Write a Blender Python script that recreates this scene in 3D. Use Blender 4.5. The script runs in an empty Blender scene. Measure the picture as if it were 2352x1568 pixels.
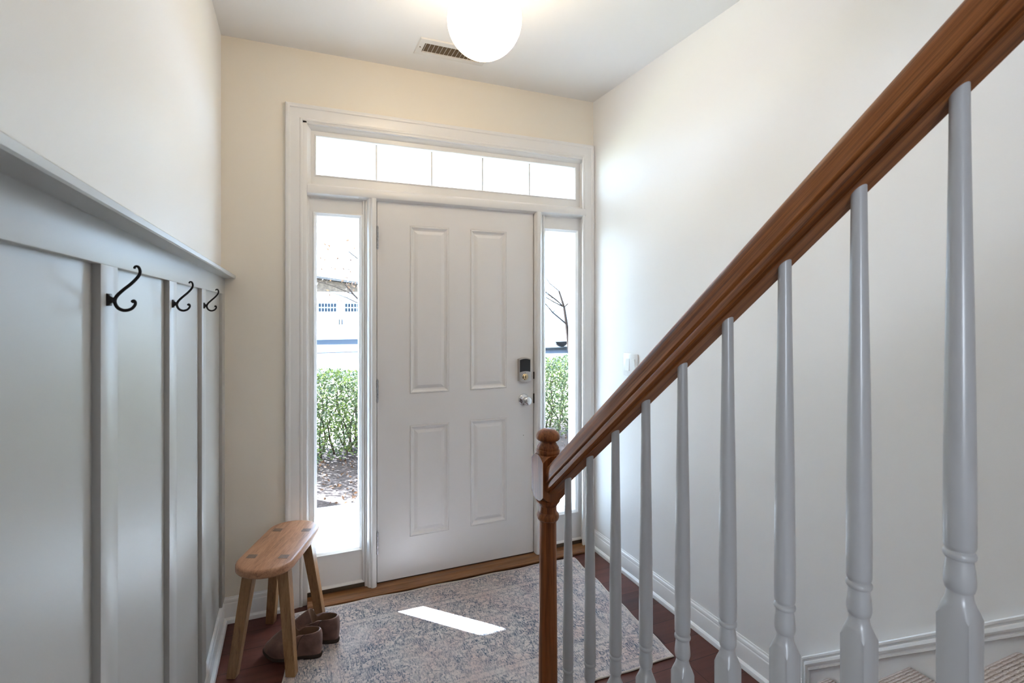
import bpy, bmesh, math, random
from mathutils import Vector, Matrix

PI = math.pi
scene = bpy.context.scene
COL = scene.collection
random.seed(7)

# ------------------------------------------------------------------ camera
CAM = Vector((-0.4112, -2.5903, 1.4487))
YAW = 0.3742
F_PX, PX, PY = 1132.9, 1117.3, 714.0
cd = bpy.data.cameras.new('camera')
cd.sensor_width = 36.0
cd.lens = F_PX / 2352 * 36
cd.shift_x = (1176 - PX) / 2352
cd.shift_y = -(784 - PY) / 2352
cd.clip_start = 0.02
cd.clip_end = 300
cd.dof.use_dof = True
cd.dof.focus_distance = 2.7
cd.dof.aperture_fstop = 9
cam = bpy.data.objects.new('camera', cd)
COL.objects.link(cam)
cam.location = CAM
cam.rotation_euler = (PI / 2, 0, -YAW)
scene.camera = cam

# ------------------------------------------------------------------ view, world, sun, fill lights
scene.view_settings.view_transform = 'Standard'
scene.view_settings.look = 'None'
scene.view_settings.gamma = 1.0
scene.view_settings.use_curve_mapping = False
scene.view_settings.exposure = 1.0

world = bpy.data.worlds.new('sky')
scene.world = world
world.use_nodes = True
wn = world.node_tree.nodes
wl = world.node_tree.links
bg = wn['Background']
tc = wn.new('ShaderNodeTexCoord')
sep = wn.new('ShaderNodeSeparateXYZ')
rampw = wn.new('ShaderNodeValToRGB')
rampw.color_ramp.elements[0].position = 0.0
rampw.color_ramp.elements[0].color = (0.54, 0.75, 1.0, 1)
rampw.color_ramp.elements[1].position = 0.7
rampw.color_ramp.elements[1].color = (0.40, 0.62, 1.0, 1)
wl.new(tc.outputs['Generated'], sep.inputs[0])
wl.new(sep.outputs['Z'], rampw.inputs[0])
wl.new(rampw.outputs[0], bg.inputs['Color'])
bg.inputs['Strength'].default_value = 8.2

sun = bpy.data.lights.new('sun', 'SUN')
sun.energy = 118
sun.angle = math.radians(0.6)
sun.color = (0.73, 0.85, 1.0)
suno = bpy.data.objects.new('sun', sun)
COL.objects.link(suno)
SUN_EL = math.radians(29.8)
suno.rotation_euler = Vector((0.712 * math.cos(SUN_EL), -0.702 * math.cos(SUN_EL), -math.sin(SUN_EL))).to_track_quat('-Z', 'Y').to_euler()

def area(name, loc, target, sx, sy, power, color):
    l = bpy.data.lights.new(name, 'AREA')
    l.shape = 'RECTANGLE'
    l.size, l.size_y = sx, sy
    l.energy = power
    l.color = color
    o = bpy.data.objects.new(name, l)
    COL.objects.link(o)
    o.location = loc
    o.rotation_euler = (Vector(target) - Vector(loc)).to_track_quat('-Z', 'Y').to_euler()
    return o
# unseen fill lights added to brighten the hall from behind and the stairwell
area('fill_rear', (-2.5, -6.35, 1.45), (-0.6, 0, 1.4), 0.8, 0.9, 55, (0.84, 0.91, 1.0))
area('fill_landing', (0.85, -4.95, 4.3), (0.9, -2.5, 1.5), 0.8, 1.2, 5, (1.0, 0.97, 0.93))

# ------------------------------------------------------------------ dimensions
XL, XR, HC = -0.722, 1.313, 2.734
RX = 0.372           # railing plane
MS = 0.832           # stair slope (rise / run)

# ------------------------------------------------------------------ materials
def mat(name, color, rough=0.5, spec=0.5, metal=0.0, noise=0.0, nscale=8.0, bump=0.0, bscale=200.0):
    m = bpy.data.materials.new(name)
    m.use_nodes = True
    nt = m.node_tree
    p = nt.nodes['Principled BSDF']
    p.inputs['Base Color'].default_value = (*color, 1)
    p.inputs['Roughness'].default_value = rough
    p.inputs['Specular IOR Level'].default_value = spec
    p.inputs['Metallic'].default_value = metal
    t = nt.nodes.new('ShaderNodeTexCoord')
    if noise:
        n = nt.nodes.new('ShaderNodeTexNoise')
        n.inputs['Scale'].default_value = nscale
        n.inputs['Detail'].default_value = 4
        r = nt.nodes.new('ShaderNodeValToRGB')
        r.color_ramp.elements[0].position = 0.3
        r.color_ramp.elements[1].position = 0.7
        r.color_ramp.elements[0].color = (*[c * (1 - noise) for c in color], 1)
        r.color_ramp.elements[1].color = (*[min(1, c * (1 + noise)) for c in color], 1)
        nt.links.new(t.outputs['Object'], n.inputs['Vector'])
        nt.links.new(n.outputs['Fac'], r.inputs[0])
        nt.links.new(r.outputs[0], p.inputs['Base Color'])
    if bump:
        n2 = nt.nodes.new('ShaderNodeTexNoise')
        n2.inputs['Scale'].default_value = bscale
        n2.inputs['Detail'].default_value = 2
        b = nt.nodes.new('ShaderNodeBump')
        b.inputs['Strength'].default_value = bump
        b.inputs['Distance'].default_value = 0.002
        nt.links.new(t.outputs['Object'], n2.inputs['Vector'])
        nt.links.new(n2.outputs['Fac'], b.inputs['Height'])
        nt.links.new(b.outputs[0], p.inputs['Normal'])
    return m

def wood(name, dark, mid, light, axis, rough=0.35, along=1.6, across=42.0, coat=0.0, spec=0.5, cath=0.35):
    """grain runs along the object's own axis 0/1/2"""
    m = bpy.data.materials.new(name)
    m.use_nodes = True
    nt = m.node_tree
    L = nt.links.new
    p = nt.nodes['Principled BSDF']
    p.inputs['Roughness'].default_value = rough
    p.inputs['Specular IOR Level'].default_value = spec
    p.inputs['Coat Weight'].default_value = coat
    p.inputs['Coat Roughness'].default_value = 0.12
    t = nt.nodes.new('ShaderNodeTexCoord')
    oi = nt.nodes.new('ShaderNodeObjectInfo')
    off = nt.nodes.new('ShaderNodeVectorMath'); off.operation = 'ADD'
    sc = nt.nodes.new('ShaderNodeVectorMath'); sc.operation = 'SCALE'
    sc.inputs[0].default_value = (7.3, 3.1, 5.7)
    L(oi.outputs['Random'], sc.inputs['Scale'])
    L(t.outputs['Object'], off.inputs[0]); L(sc.outputs[0], off.inputs[1])
    def stretched(a, c):
        mp = nt.nodes.new('ShaderNodeMapping')
        s = [c, c, c]; s[axis] = a
        mp.inputs['Scale'].default_value = s
        L(off.outputs[0], mp.inputs['Vector'])
        n = nt.nodes.new('ShaderNodeTexNoise')
        n.inputs['Scale'].default_value = 1.0
        n.inputs['Detail'].default_value = 5
        n.inputs['Roughness'].default_value = 0.6
        n.inputs['Distortion'].default_value = cath
        L(mp.outputs[0], n.inputs['Vector'])
        return n.outputs['Fac']
    a = stretched(along, across)
    b = stretched(along * 6, across * 7)
    mx = nt.nodes.new('ShaderNodeMix')
    mx.data_type = 'FLOAT'
    mx.inputs['Factor'].default_value = 0.42
    L(a, mx.inputs['A']); L(b, mx.inputs['B'])
    r = nt.nodes.new('ShaderNodeValToRGB')
    e = r.color_ramp.elements
    e[0].position = 0.34; e[0].color = (*dark, 1)
    e[1].position = 0.66; e[1].color = (*light, 1)
    k = e.new(0.5); k.color = (*mid, 1)
    L(mx.outputs['Result'], r.inputs[0]); L(r.outputs[0], p.inputs['Base Color'])
    bp = nt.nodes.new('ShaderNodeBump')
    bp.inputs['Strength'].default_value = 0.12
    bp.inputs['Distance'].default_value = 0.001
    L(b, bp.inputs['Height']); L(bp.outputs[0], p.inputs['Normal'])
    return m

def emit(name, color, s):
    m = bpy.data.materials.new(name)
    m.use_nodes = True
    nt = m.node_tree
    nt.nodes.remove(nt.nodes['Principled BSDF'])
    e = nt.nodes.new('ShaderNodeEmission')
    e.inputs['Color'].default_value = (*color, 1)
    e.inputs['Strength'].default_value = s
    nt.links.new(e.outputs[0], nt.nodes['Material Output'].inputs['Surface'])
    return m

def glass_mat():
    m = bpy.data.materials.new('window_glass')
    m.use_nodes = True
    nt = m.node_tree
    nt.nodes.remove(nt.nodes['Principled BSDF'])
    tr = nt.nodes.new('ShaderNodeBsdfTransparent')
    tr.inputs[0].default_value = (0.97, 0.985, 0.98, 1)
    gl = nt.nodes.new('ShaderNodeBsdfGlossy')
    gl.inputs['Roughness'].default_value = 0.0
    fr = nt.nodes.new('ShaderNodeLayerWeight')
    fr.inputs['Blend'].default_value = 0.5
    pw = nt.nodes.new('ShaderNodeMath'); pw.operation = 'POWER'
    pw.inputs[1].default_value = 4.0
    ad = nt.nodes.new('ShaderNodeMath'); ad.operation = 'MULTIPLY_ADD'
    ad.inputs[1].default_value = 0.6; ad.inputs[2].default_value = 0.035
    mx = nt.nodes.new('ShaderNodeMixShader')
    nt.links.new(fr.outputs['Facing'], pw.inputs[0])
    nt.links.new(pw.outputs[0], ad.inputs[0])
    nt.links.new(ad.outputs[0], mx.inputs[0])
    nt.links.new(tr.outputs[0], mx.inputs[1])
    nt.links.new(gl.outputs[0], mx.inputs[2])
    nt.links.new(mx.outputs[0], nt.nodes['Material Output'].inputs['Surface'])
    return m

def leaf_mat(name, c1, c2, trans):
    m = bpy.data.materials.new(name)
    m.use_nodes = True
    nt = m.node_tree
    L = nt.links.new
    p = nt.nodes['Principled BSDF']
    p.inputs['Roughness'].default_value = 0.6
    p.inputs['Specular IOR Level'].default_value = 0.25
    t = nt.nodes.new('ShaderNodeTexCoord')
    n = nt.nodes.new('ShaderNodeTexNoise')
    n.inputs['Scale'].default_value = 34
    n.inputs['Detail'].default_value = 1
    r = nt.nodes.new('ShaderNodeValToRGB')
    r.color_ramp.elements[0].position = 0.36; r.color_ramp.elements[0].color = (*c1, 1)
    r.color_ramp.elements[1].position = 0.66; r.color_ramp.elements[1].color = (*c2, 1)
    L(t.outputs['Object'], n.inputs['Vector']); L(n.outputs['Fac'], r.inputs[0])
    L(r.outputs[0], p.inputs['Base Color'])
    tl = nt.nodes.new('ShaderNodeBsdfTranslucent')
    L(r.outputs[0], tl.inputs[0])
    mx = nt.nodes.new('ShaderNodeMixShader')
    mx.inputs[0].default_value = trans
    L(p.outputs[0], mx.inputs[1]); L(tl.outputs[0], mx.inputs[2])
    L(mx.outputs[0], nt.nodes['Material Output'].inputs['Surface'])
    return m

def plank_mat():
    m = bpy.data.materials.new('dark_plank_floor')
    m.use_nodes = True
    nt = m.node_tree
    L = nt.links.new
    p = nt.nodes['Principled BSDF']
    p.inputs['Roughness'].default_value = 0.36
    p.inputs['Specular IOR Level'].default_value = 0.25
    t = nt.nodes.new('ShaderNodeTexCoord')
    br = nt.nodes.new('ShaderNodeTexBrick')
    br.offset = 0.37
    br.inputs['Color1'].default_value = (0.2, 0.2, 0.2, 1)
    br.inputs['Color2'].default_value = (0.8, 0.8, 0.8, 1)
    br.inputs['Mortar'].default_value = (0, 0, 0, 1)
    br.inputs['Scale'].default_value = 1.0
    br.inputs['Brick Width'].default_value = 1.1
    br.inputs['Row Height'].default_value = 0.125
    br.inputs['Mortar Size'].default_value = 0.0012
    L(t.outputs['Object'], br.inputs['Vector'])
    mp = nt.nodes.new('ShaderNodeMapping')
    mp.inputs['Scale'].default_value = (2.2, 30, 1)
    L(t.outputs['Object'], mp.inputs['Vector'])
    n = nt.nodes.new('ShaderNodeTexNoise')
    n.inputs['Scale'].default_value = 1.0
    n.inputs['Detail'].default_value = 5
    L(mp.outputs[0], n.inputs['Vector'])
    mx = nt.nodes.new('ShaderNodeMix'); mx.data_type = 'FLOAT'
    mx.inputs['Factor'].default_value = 0.4
    L(n.outputs['Fac'], mx.inputs['A']); L(br.outputs['Color'], mx.inputs['B'])
    r = nt.nodes.new('ShaderNodeValToRGB')
    e = r.color_ramp.elements
    e[0].position = 0.2; e[0].color = (0.026, 0.010, 0.009, 1)
    e[1].position = 0.72; e[1].color = (0.125, 0.042, 0.030, 1)
    L(mx.outputs['Result'], r.inputs[0])
    m2 = nt.nodes.new('ShaderNodeMix'); m2.data_type = 'RGBA'; m2.blend_type = 'MULTIPLY'
    inv = nt.nodes.new('ShaderNodeMath'); inv.operation = 'MULTIPLY'; inv.inputs[1].default_value = 0.85
    L(br.outputs['Fac'], inv.inputs[0]); L(inv.outputs[0], m2.inputs['Factor'])
    L(r.outputs[0], m2.inputs['A']); m2.inputs['B'].default_value = (0.1, 0.1, 0.1, 1)
    L(m2.outputs['Result'], p.inputs['Base Color'])
    bp = nt.nodes.new('ShaderNodeBump'); bp.inputs['Strength'].default_value = 0.1
    bp.inputs['Distance'].default_value = 0.001
    L(mx.outputs['Result'], bp.inputs['Height']); L(bp.outputs[0], p.inputs['Normal'])
    return m

def rug_mat():
    """faded oriental pattern: object origin at the rug's centre, x along its length"""
    m = bpy.data.materials.new('faded_rug_weave')
    m.use_nodes = True
    nt = m.node_tree
    L = nt.links.new
    p = nt.nodes['Principled BSDF']
    p.inputs['Roughness'].default_value = 0.95
    p.inputs['Specular IOR Level'].default_value = 0.1
    t = nt.nodes.new('ShaderNodeTexCoord')
    def math_(op, a, b=None):
        n = nt.nodes.new('ShaderNodeMath'); n.operation = op
        for i, v in enumerate((a, b)):
            if v is None: continue
            if isinstance(v, (int, float)): n.inputs[i].default_value = v
            else: L(v, n.inputs[i])
        return n.outputs[0]
    sp = nt.nodes.new('ShaderNodeSeparateXYZ'); L(t.outputs['Object'], sp.inputs[0])
    ax = math_('ABSOLUTE', sp.outputs['X']); ay = math_('ABSOLUTE', sp.outputs['Y'])
    # mirrored coordinates give the symmetry of a woven motif
    cmb = nt.nodes.new('ShaderNodeCombineXYZ'); L(ax, cmb.inputs[0]); L(ay, cmb.inputs[1])
    def noise(vec, scale, detail=3, rough=0.6, dist=0.0):
        n = nt.nodes.new('ShaderNodeTexNoise')
        n.inputs['Scale'].default_value = scale; n.inputs['Detail'].default_value = detail
        n.inputs['Roughness'].default_value = rough; n.inputs['Distortion'].default_value = dist
        L(vec, n.inputs['Vector']); return n.outputs['Fac']
    def step(v, lo, hi):
        n = nt.nodes.new('ShaderNodeMapRange')
        n.interpolation_type = 'SMOOTHSTEP'
        n.inputs['From Min'].default_value = lo; n.inputs['From Max'].default_value = hi
        L(v, n.inputs['Value']); return n.outputs[0]
    motif = step(noise(cmb.outputs[0], 34, 3, 0.6, 1.8), 0.47, 0.55)
    vo = nt.nodes.new('ShaderNodeTexVoronoi'); vo.feature = 'DISTANCE_TO_EDGE'
    vo.inputs['Scale'].default_value = 21
    L(cmb.outputs[0], vo.inputs['Vector'])
    vines = math_('SUBTRACT', 1.0, step(vo.outputs['Distance'], 0.05, 0.11))
    base = math_('MAXIMUM', motif, math_('MULTIPLY', vines, 0.75))
    # worn streaks along the weave
    mp = nt.nodes.new('ShaderNodeMapping'); mp.inputs['Scale'].default_value = (230, 42, 1)
    L(t.outputs['Object'], mp.inputs['Vector'])
    streak = step(noise(mp.outputs[0], 1.0, 3, 0.7), 0.40, 0.60)
    mp2 = nt.nodes.new('ShaderNodeMapping'); mp2.inputs['Scale'].default_value = (210, 70, 1)
    L(t.outputs['Object'], mp2.inputs['Vector'])
    fleck = step(noise(mp2.outputs[0], 1.0, 2, 0.6), 0.42, 0.62)
    worn = step(noise(t.outputs['Object'], 5.5, 3, 0.6), 0.28, 0.66)
    # border frames
    dx = math_('SUBTRACT', 0.765, ax); dy = math_('SUBTRACT', 0.445, ay)
    de = math_('MINIMUM', dx, dy)
    def band(c, w):
        d = math_('ABSOLUTE', math_('SUBTRACT', de, c))
        return math_('SUBTRACT', 1.0, step(d, w * 0.6, w))
    dark_lines = math_('MAXIMUM', band(0.035, 0.006), math_('MAXIMUM', band(0.165, 0.006), band(0.20, 0.004)))
    light_lines = math_('MAXIMUM', band(0.018, 0.014), band(0.182, 0.014))
    f = math_('MAXIMUM', base, math_('MULTIPLY', dark_lines, 0.8))
    f = math_('MULTIPLY', f, math_('SUBTRACT', 1.0, math_('MULTIPLY', light_lines, 0.5)))
    f = math_('MULTIPLY', f, math_('ADD', 0.45, math_('MULTIPLY', worn, 0.55)))
    f = math_('MULTIPLY', f, math_('ADD', 0.22, math_('MULTIPLY', streak, 0.78)))
    f = math_('ADD', math_('MULTIPLY', f, 0.98), math_('MULTIPLY', fleck, 0.20))
    cream = nt.nodes.new('ShaderNodeValToRGB')
    cream.color_ramp.elements[0].position = 0.35; cream.color_ramp.elements[0].color = (0.66, 0.53, 0.49, 1)
    cream.color_ramp.elements[1].position = 0.65; cream.color_ramp.elements[1].color = (0.68, 0.61, 0.57, 1)
    L(noise(t.outputs['Object'], 7, 2), cream.inputs[0])
    mx = nt.nodes.new('ShaderNodeMix'); mx.data_type = 'RGBA'
    L(f, mx.inputs['Factor']); L(cream.outputs[0], mx.inputs['A'])
    mx.inputs['B'].default_value = (0.095, 0.125, 0.175, 1)
    L(mx.outputs['Result'], p.inputs['Base Color'])
    bp = nt.nodes.new('ShaderNodeBump'); bp.inputs['Strength'].default_value = 0.5
    bp.inputs['Distance'].default_value = 0.002
    L(math_('ADD', streak, fleck), bp.inputs['Height']); L(bp.outputs[0], p.inputs['Normal'])
    return m

def carpet_mat():
    m = bpy.data.materials.new('ribbed_loop_carpet')
    m.use_nodes = True
    nt = m.node_tree
    L = nt.links.new
    p = nt.nodes['Principled BSDF']
    p.inputs['Roughness'].default_value = 1.0
    p.inputs['Specular IOR Level'].default_value = 0.05
    t = nt.nodes.new('ShaderNodeTexCoord')
    mp = nt.nodes.new('ShaderNodeMapping'); mp.inputs['Scale'].default_value = (120, 120, 120)
    L(t.outputs['Object'], mp.inputs['Vector'])
    w = nt.nodes.new('ShaderNodeTexWave'); w.bands_direction = 'Y'
    w.inputs['Scale'].default_value = 0.30; w.inputs['Distortion'].default_value = 1.6
    w.inputs['Detail'].default_value = 2; w.inputs['Detail Scale'].default_value = 2
    L(mp.outputs[0], w.inputs['Vector'])
    n = nt.nodes.new('ShaderNodeTexVoronoi'); n.inputs['Scale'].default_value = 1.6
    L(mp.outputs[0], n.inputs['Vector'])
    a = nt.nodes.new('ShaderNodeMath'); a.operation = 'MULTIPLY_ADD'
    L(n.outputs['Distance'], a.inputs[0]); a.inputs[1].default_value = -0.9; L(w.outputs['Fac'], a.inputs[2])
    r = nt.nodes.new('ShaderNodeValToRGB')
    r.color_ramp.elements[0].position = -0.0; r.color_ramp.elements[0].color = (0.60, 0.51, 0.47, 1)
    r.color_ramp.elements[1].position = 0.7; r.color_ramp.elements[1].color = (0.80, 0.71, 0.66, 1)
    L(a.outputs[0], r.inputs[0]); L(r.outputs[0], p.inputs['Base Color'])
    bp = nt.nodes.new('ShaderNodeBump'); bp.inputs['Strength'].default_value = 1.0
    bp.inputs['Distance'].default_value = 0.004
    L(a.outputs[0], bp.inputs['Height']); L(bp.outputs[0], p.inputs['Normal'])
    return m

M = {
    'wall': mat('cream_wall_paint', (0.87, 0.81, 0.71), 0.42, 0.45, bump=0.05, bscale=260),
    'wall_r': mat('daylight_cooled_wall_paint', (0.87, 0.86, 0.845), 0.50, 0.5, bump=0.05, bscale=260),  # the cream wall paint again, its colour cooled to carry the bluish daylight
    'ceil': mat('ceiling_paint', (0.89, 0.88, 0.87), 0.7, 0.2),
    'trim': mat('white_semigloss_trim', (0.85, 0.84, 0.83), 0.3, 0.5),
    'door': mat('white_door_paint', (0.84, 0.82, 0.81), 0.33, 0.5),
    'wains': mat('pale_sage_paint', (0.43, 0.415, 0.385), 0.42, 1.0, bump=0.04, bscale=220),
    'balus': mat('shade_greyed_baluster_paint', (0.41, 0.40, 0.395), 0.28, 0.5),  # white paint greyed, putting the balusters' shade into the colour
    'oak_x': wood('golden_oak_x', (0.045, 0.012, 0.003), (0.190, 0.058, 0.014), (0.33, 0.115, 0.030), 0, 0.42, 1.3, 70, 0.03, 0.25),
    'oak_z': wood('golden_oak_z', (0.065, 0.018, 0.005), (0.200, 0.062, 0.017), (0.31, 0.110, 0.034), 2, 0.42, 1.3, 70, 0.03, 0.25),
    'sill': wood('oak_sill', (0.10, 0.035, 0.010), (0.21, 0.085, 0.026), (0.30, 0.13, 0.042), 0, 0.38, 2.0, 60, 0.2),
    'stool_z': wood('stool_wood_z', (0.15, 0.074, 0.030), (0.29, 0.150, 0.062), (0.40, 0.22, 0.098), 2, 0.42, 3, 60),
    'stool_y': wood('stool_wood_y', (0.20, 0.085, 0.040), (0.39, 0.185, 0.095), (0.52, 0.28, 0.155), 1, 0.38, 4, 40, cath=0.8),
    'tenon': wood('tenon_end_grain', (0.10, 0.062, 0.045), (0.17, 0.105, 0.075), (0.24, 0.155, 0.11), 0, 0.5, 60, 160),
    'iron': mat('oil_rubbed_iron', (0.012, 0.010, 0.010), 0.34, 0.5, 0.5),
    'chrome': mat('satin_chrome', (0.66, 0.66, 0.67), 0.12, 0.5, 1.0),
    'nickel': mat('satin_nickel', (0.50, 0.47, 0.44), 0.32, 0.5, 1.0),
    'brasscyl': mat('pale_brass', (0.62, 0.50, 0.33), 0.22, 0.5, 1.0),
    'blackplastic': mat('black_textured_plastic', (0.012, 0.013, 0.016), 0.4, 0.5, bump=0.4, bscale=900),
    'hinge': mat('worn_steel', (0.42, 0.42, 0.43), 0.3, 0.5, 1.0, noise=0.25, nscale=120),
    'rubber': mat('dark_weatherstrip', (0.035, 0.026, 0.022), 0.6, 0.3),
    'bronze': mat('dark_bronze_sill', (0.07, 0.05, 0.03), 0.45, 0.4),
    'plastic': mat('white_switch_plastic', (0.82, 0.82, 0.80), 0.25, 0.5),
    'ventpaint': mat('white_vent_enamel', (0.78, 0.76, 0.73), 0.4, 0.4),
    'ventdark': mat('duct_interior', (0.16, 0.11, 0.065), 0.7, 0.2),
    'leather': mat('brown_leather', (0.165, 0.090, 0.070), 0.48, 0.45, noise=0.35, nscale=22, bump=0.25, bscale=180),
    'lining': mat('shoe_lining', (0.16, 0.095, 0.06), 0.85, 0.15),
    'sole': mat('dark_shoe_sole', (0.035, 0.022, 0.016), 0.6, 0.3),
    'floor': plank_mat(), 'rug': rug_mat(), 'carpet': carpet_mat(),
    'bind': mat('cream_rug_binding', (0.62, 0.57, 0.52), 0.95, 0.1),
    'glass': glass_mat(),
    'globe': emit('lit_opal_glass', (1.0, 0.80, 0.55), 8.0),
    'concrete': mat('pale_concrete', (0.76, 0.75, 0.73), 0.9, 0.1, noise=0.05, nscale=20),
    'asphalt': mat('pale_asphalt', (0.026, 0.029, 0.034), 0.9, 0.1, noise=0.12, nscale=3),
    'mulch': mat('mulch_bed', (0.034, 0.024, 0.020), 0.95, 0.1, noise=0.6, nscale=38, bump=1.0, bscale=60),
    'lawn': mat('winter_lawn', (0.22, 0.21, 0.13), 0.95, 0.1, noise=0.2, nscale=4),
    'leaf': leaf_mat('glossy_hedge_leaf', (0.012, 0.024, 0.010), (0.058, 0.070, 0.011), 0.35),
    'dryleaf': leaf_mat('orange_autumn_leaf', (0.040, 0.017, 0.007), (0.085, 0.045, 0.024), 0.3),
    'bark': mat('pale_bark', (0.016, 0.009, 0.006), 0.9, 0.1, noise=0.2, nscale=20),
    'siding': mat('white_siding', (0.82, 0.83, 0.85), 0.8, 0.2),
    'soffit': mat('porch_soffit_paint', (0.88, 0.88, 0.88), 0.8, 0.2),
    'gable': mat('tan_stone_gable', (0.12, 0.085, 0.06), 0.9, 0.1, noise=0.4, nscale=7),
    'roof': mat('grey_shingle', (0.10, 0.085, 0.075), 0.9, 0.1, noise=0.2, nscale=6),
    'pane': mat('blue_grey_pane', (0.022, 0.030, 0.038), 0.9, 0.0),
    'car': mat('white_car_paint', (0.80, 0.81, 0.83), 0.25, 0.5),
    'tyre': mat('black_tyre', (0.03, 0.03, 0.033), 0.8, 0.2),
    'carglass': mat('car_window_tint', (0.16, 0.22, 0.30), 0.1, 0.5),
    'taillight': mat('red_tail_light', (0.6, 0.04, 0.03), 0.3, 0.5),
}

# ------------------------------------------------------------------ mesh helpers
def obj(name, bm, m, parent=None, loc=None, rot=None, smooth=True, ang=38):
    if smooth:
        lim = math.radians(ang)
        bm.normal_update()
        for f in bm.faces: f.smooth = True
        for e in bm.edges:
            if len(e.link_faces) == 2:
                e.smooth = e.calc_face_angle(0.0) < lim
    me = bpy.data.meshes.new(name)
    bm.to_mesh(me); bm.free()
    ms = m if isinstance(m, (list, tuple)) else [m]
    for k in ms: me.materials.append(M[k])
    o = bpy.data.objects.new(name, me)
    COL.objects.link(o)
    if loc is not None: o.location = loc
    if rot is not None: o.rotation_euler = rot
    if parent is not None: o.parent = parent
    return o

def thing(name, label, cat, loc=(0, 0, 0), rot=(0, 0, 0), group=None):
    o = bpy.data.objects.new(name, None)
    COL.objects.link(o)
    o.empty_display_size = 0.05
    o.location = loc; o.rotation_euler = rot
    o['label'] = label; o['category'] = cat
    if group: o['group'] = group
    return o

def tag(o, label, cat, group=None, kind=None):
    o['label'] = label; o['category'] = cat
    if group: o['group'] = group
    if kind: o['kind'] = kind
    return o

def struct(o, label=None, cat=None):
    o['kind'] = 'structure'
    if label: o['label'] = label
    if cat: o['category'] = cat
    return o

def box(bm, x0, x1, y0, y1, z0, z1, bev=0.0, seg=2):
    r = bmesh.ops.create_cube(bm, size=1.0)
    vs = r['verts']
    for v in vs:
        v.co = Vector(((x0 + x1) / 2 + v.co.x * (x1 - x0), (y0 + y1) / 2 + v.co.y * (y1 - y0), (z0 + z1) / 2 + v.co.z * (z1 - z0)))
    if bev:
        es = set(e for v in vs for e in v.link_edges)
        bmesh.ops.bevel(bm, geom=list(es), offset=bev, segments=seg, profile=0.5, affect='EDGES')
    return bm

def B(*a, **k):
    return box(bmesh.new(), *a, **k)

def quadgrid(bm, rows, closed_u=False, closed_v=False, mi=0):
    """rows: list of lists of points"""
    V = [[bm.verts.new(p) for p in r] for r in rows]
    n, k = len(V), len(V[0])
    for i in range(n if closed_v else n - 1):
        for j in range(k if closed_u else k - 1):
            try:
                f = bm.faces.new((V[i][j], V[i][(j + 1) % k], V[(i + 1) % n][(j + 1) % k], V[(i + 1) % n][j]))
                f.material_index = mi
            except ValueError:
                pass
    return V

def lathe(bm, prof, seg=32, c=(0, 0, 0), axis='Z'):
    """prof: (radius, height) list"""
    rows = []
    for r, h in prof:
        row = []
        for j in range(seg):
            a = 2 * PI * j / seg
            p = (r * math.cos(a), r * math.sin(a), h)
            if axis == 'Y': p = (p[0], p[2], p[1])
            if axis == 'X': p = (p[2], p[0], p[1])
            row.append((p[0] + c[0], p[1] + c[1], p[2] + c[2]))
        rows.append(row)
    V = quadgrid(bm, rows, closed_u=True)
    for e in (V[0], V[-1]):
        try: bm.faces.new(e)
        except ValueError: pass
    bmesh.ops.remove_doubles(bm, verts=[v for r in V for v in r], dist=1e-6)
    bmesh.ops.recalc_face_normals(bm, faces=bm.faces)
    return bm

def tube(bm, pts, radii, seg=10, flat=1.0):
    pts = [Vector(p) for p in pts]
    if not isinstance(radii, (list, tuple)): radii = [radii] * len(pts)
    rows = []
    prev = None
    for i, p in enumerate(pts):
        t = (pts[min(i + 1, len(pts) - 1)] - pts[max(i - 1, 0)]).normalized()
        if prev is None:
            up = Vector((0, 0, 1)) if abs(t.z) < 0.9 else Vector((0, 1, 0))
            n = t.cross(up).normalized()
        else:
            n = (prev - t * prev.dot(t)).normalized()
        prev = n
        b = t.cross(n)
        rows.append([p + (n * math.cos(2 * PI * j / seg) + b * math.sin(2 * PI * j / seg) * flat) * radii[i] for j in range(seg)])
    V = quadgrid(bm, rows, closed_u=True)
    for e in (V[0], V[-1]): bm.faces.new(e)
    bmesh.ops.recalc_face_normals(bm, faces=bm.faces)
    return bm

def prism(bm, poly, a, b, axis):
    """extrude a 2-D polygon along an axis from a to b (x: poly=(y,z); y: poly=(x,z); z: poly=(x,y))"""
    def P(u, v, w):
        return {'x': (w, u, v), 'y': (u, w, v), 'z': (u, v, w)}[axis]
    A = [bm.verts.new(P(u, v, a)) for u, v in poly]
    Bv = [bm.verts.new(P(u, v, b)) for u, v in poly]
    n = len(poly)
    for i in range(n):
        bm.faces.new((A[i], A[(i + 1) % n], Bv[(i + 1) % n], Bv[i]))
    bm.faces.new(A); bm.faces.new(Bv)
    bmesh.ops.recalc_face_normals(bm, faces=bm.faces)
    return bm

def casing_u(bm, x0, x1, zb, zt, prof):
    """moulding mitred up the left jamb, over the head and down the right; prof (outward, towards room)"""
    rows = []
    for a, d in prof:
        rows.append([(x0 - a, -d, zb), (x0 - a, -d, zt + a), (x1 + a, -d, zt + a), (x1 + a, -d, zb)])
    V = quadgrid(bm, rows)
    bm.faces.new([r[0] for r in V]); bm.faces.new([r[-1] for r in V])
    bmesh.ops.recalc_face_normals(bm, faces=bm.faces)
    return bm

def ring_rect(bm, x0, x1, z0, z1, prof, cap=False, closed=False):
    """rectangular moulding; prof (inset towards the centre, y)"""
    rows = [[(x0 + a, y, z0 + a), (x1 - a, y, z0 + a), (x1 - a, y, z1 - a), (x0 + a, y, z1 - a)] for a, y in prof]
    V = quadgrid(bm, rows, closed_u=True, closed_v=closed)
    if cap: bm.faces.new(V[-1])
    return V

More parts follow.
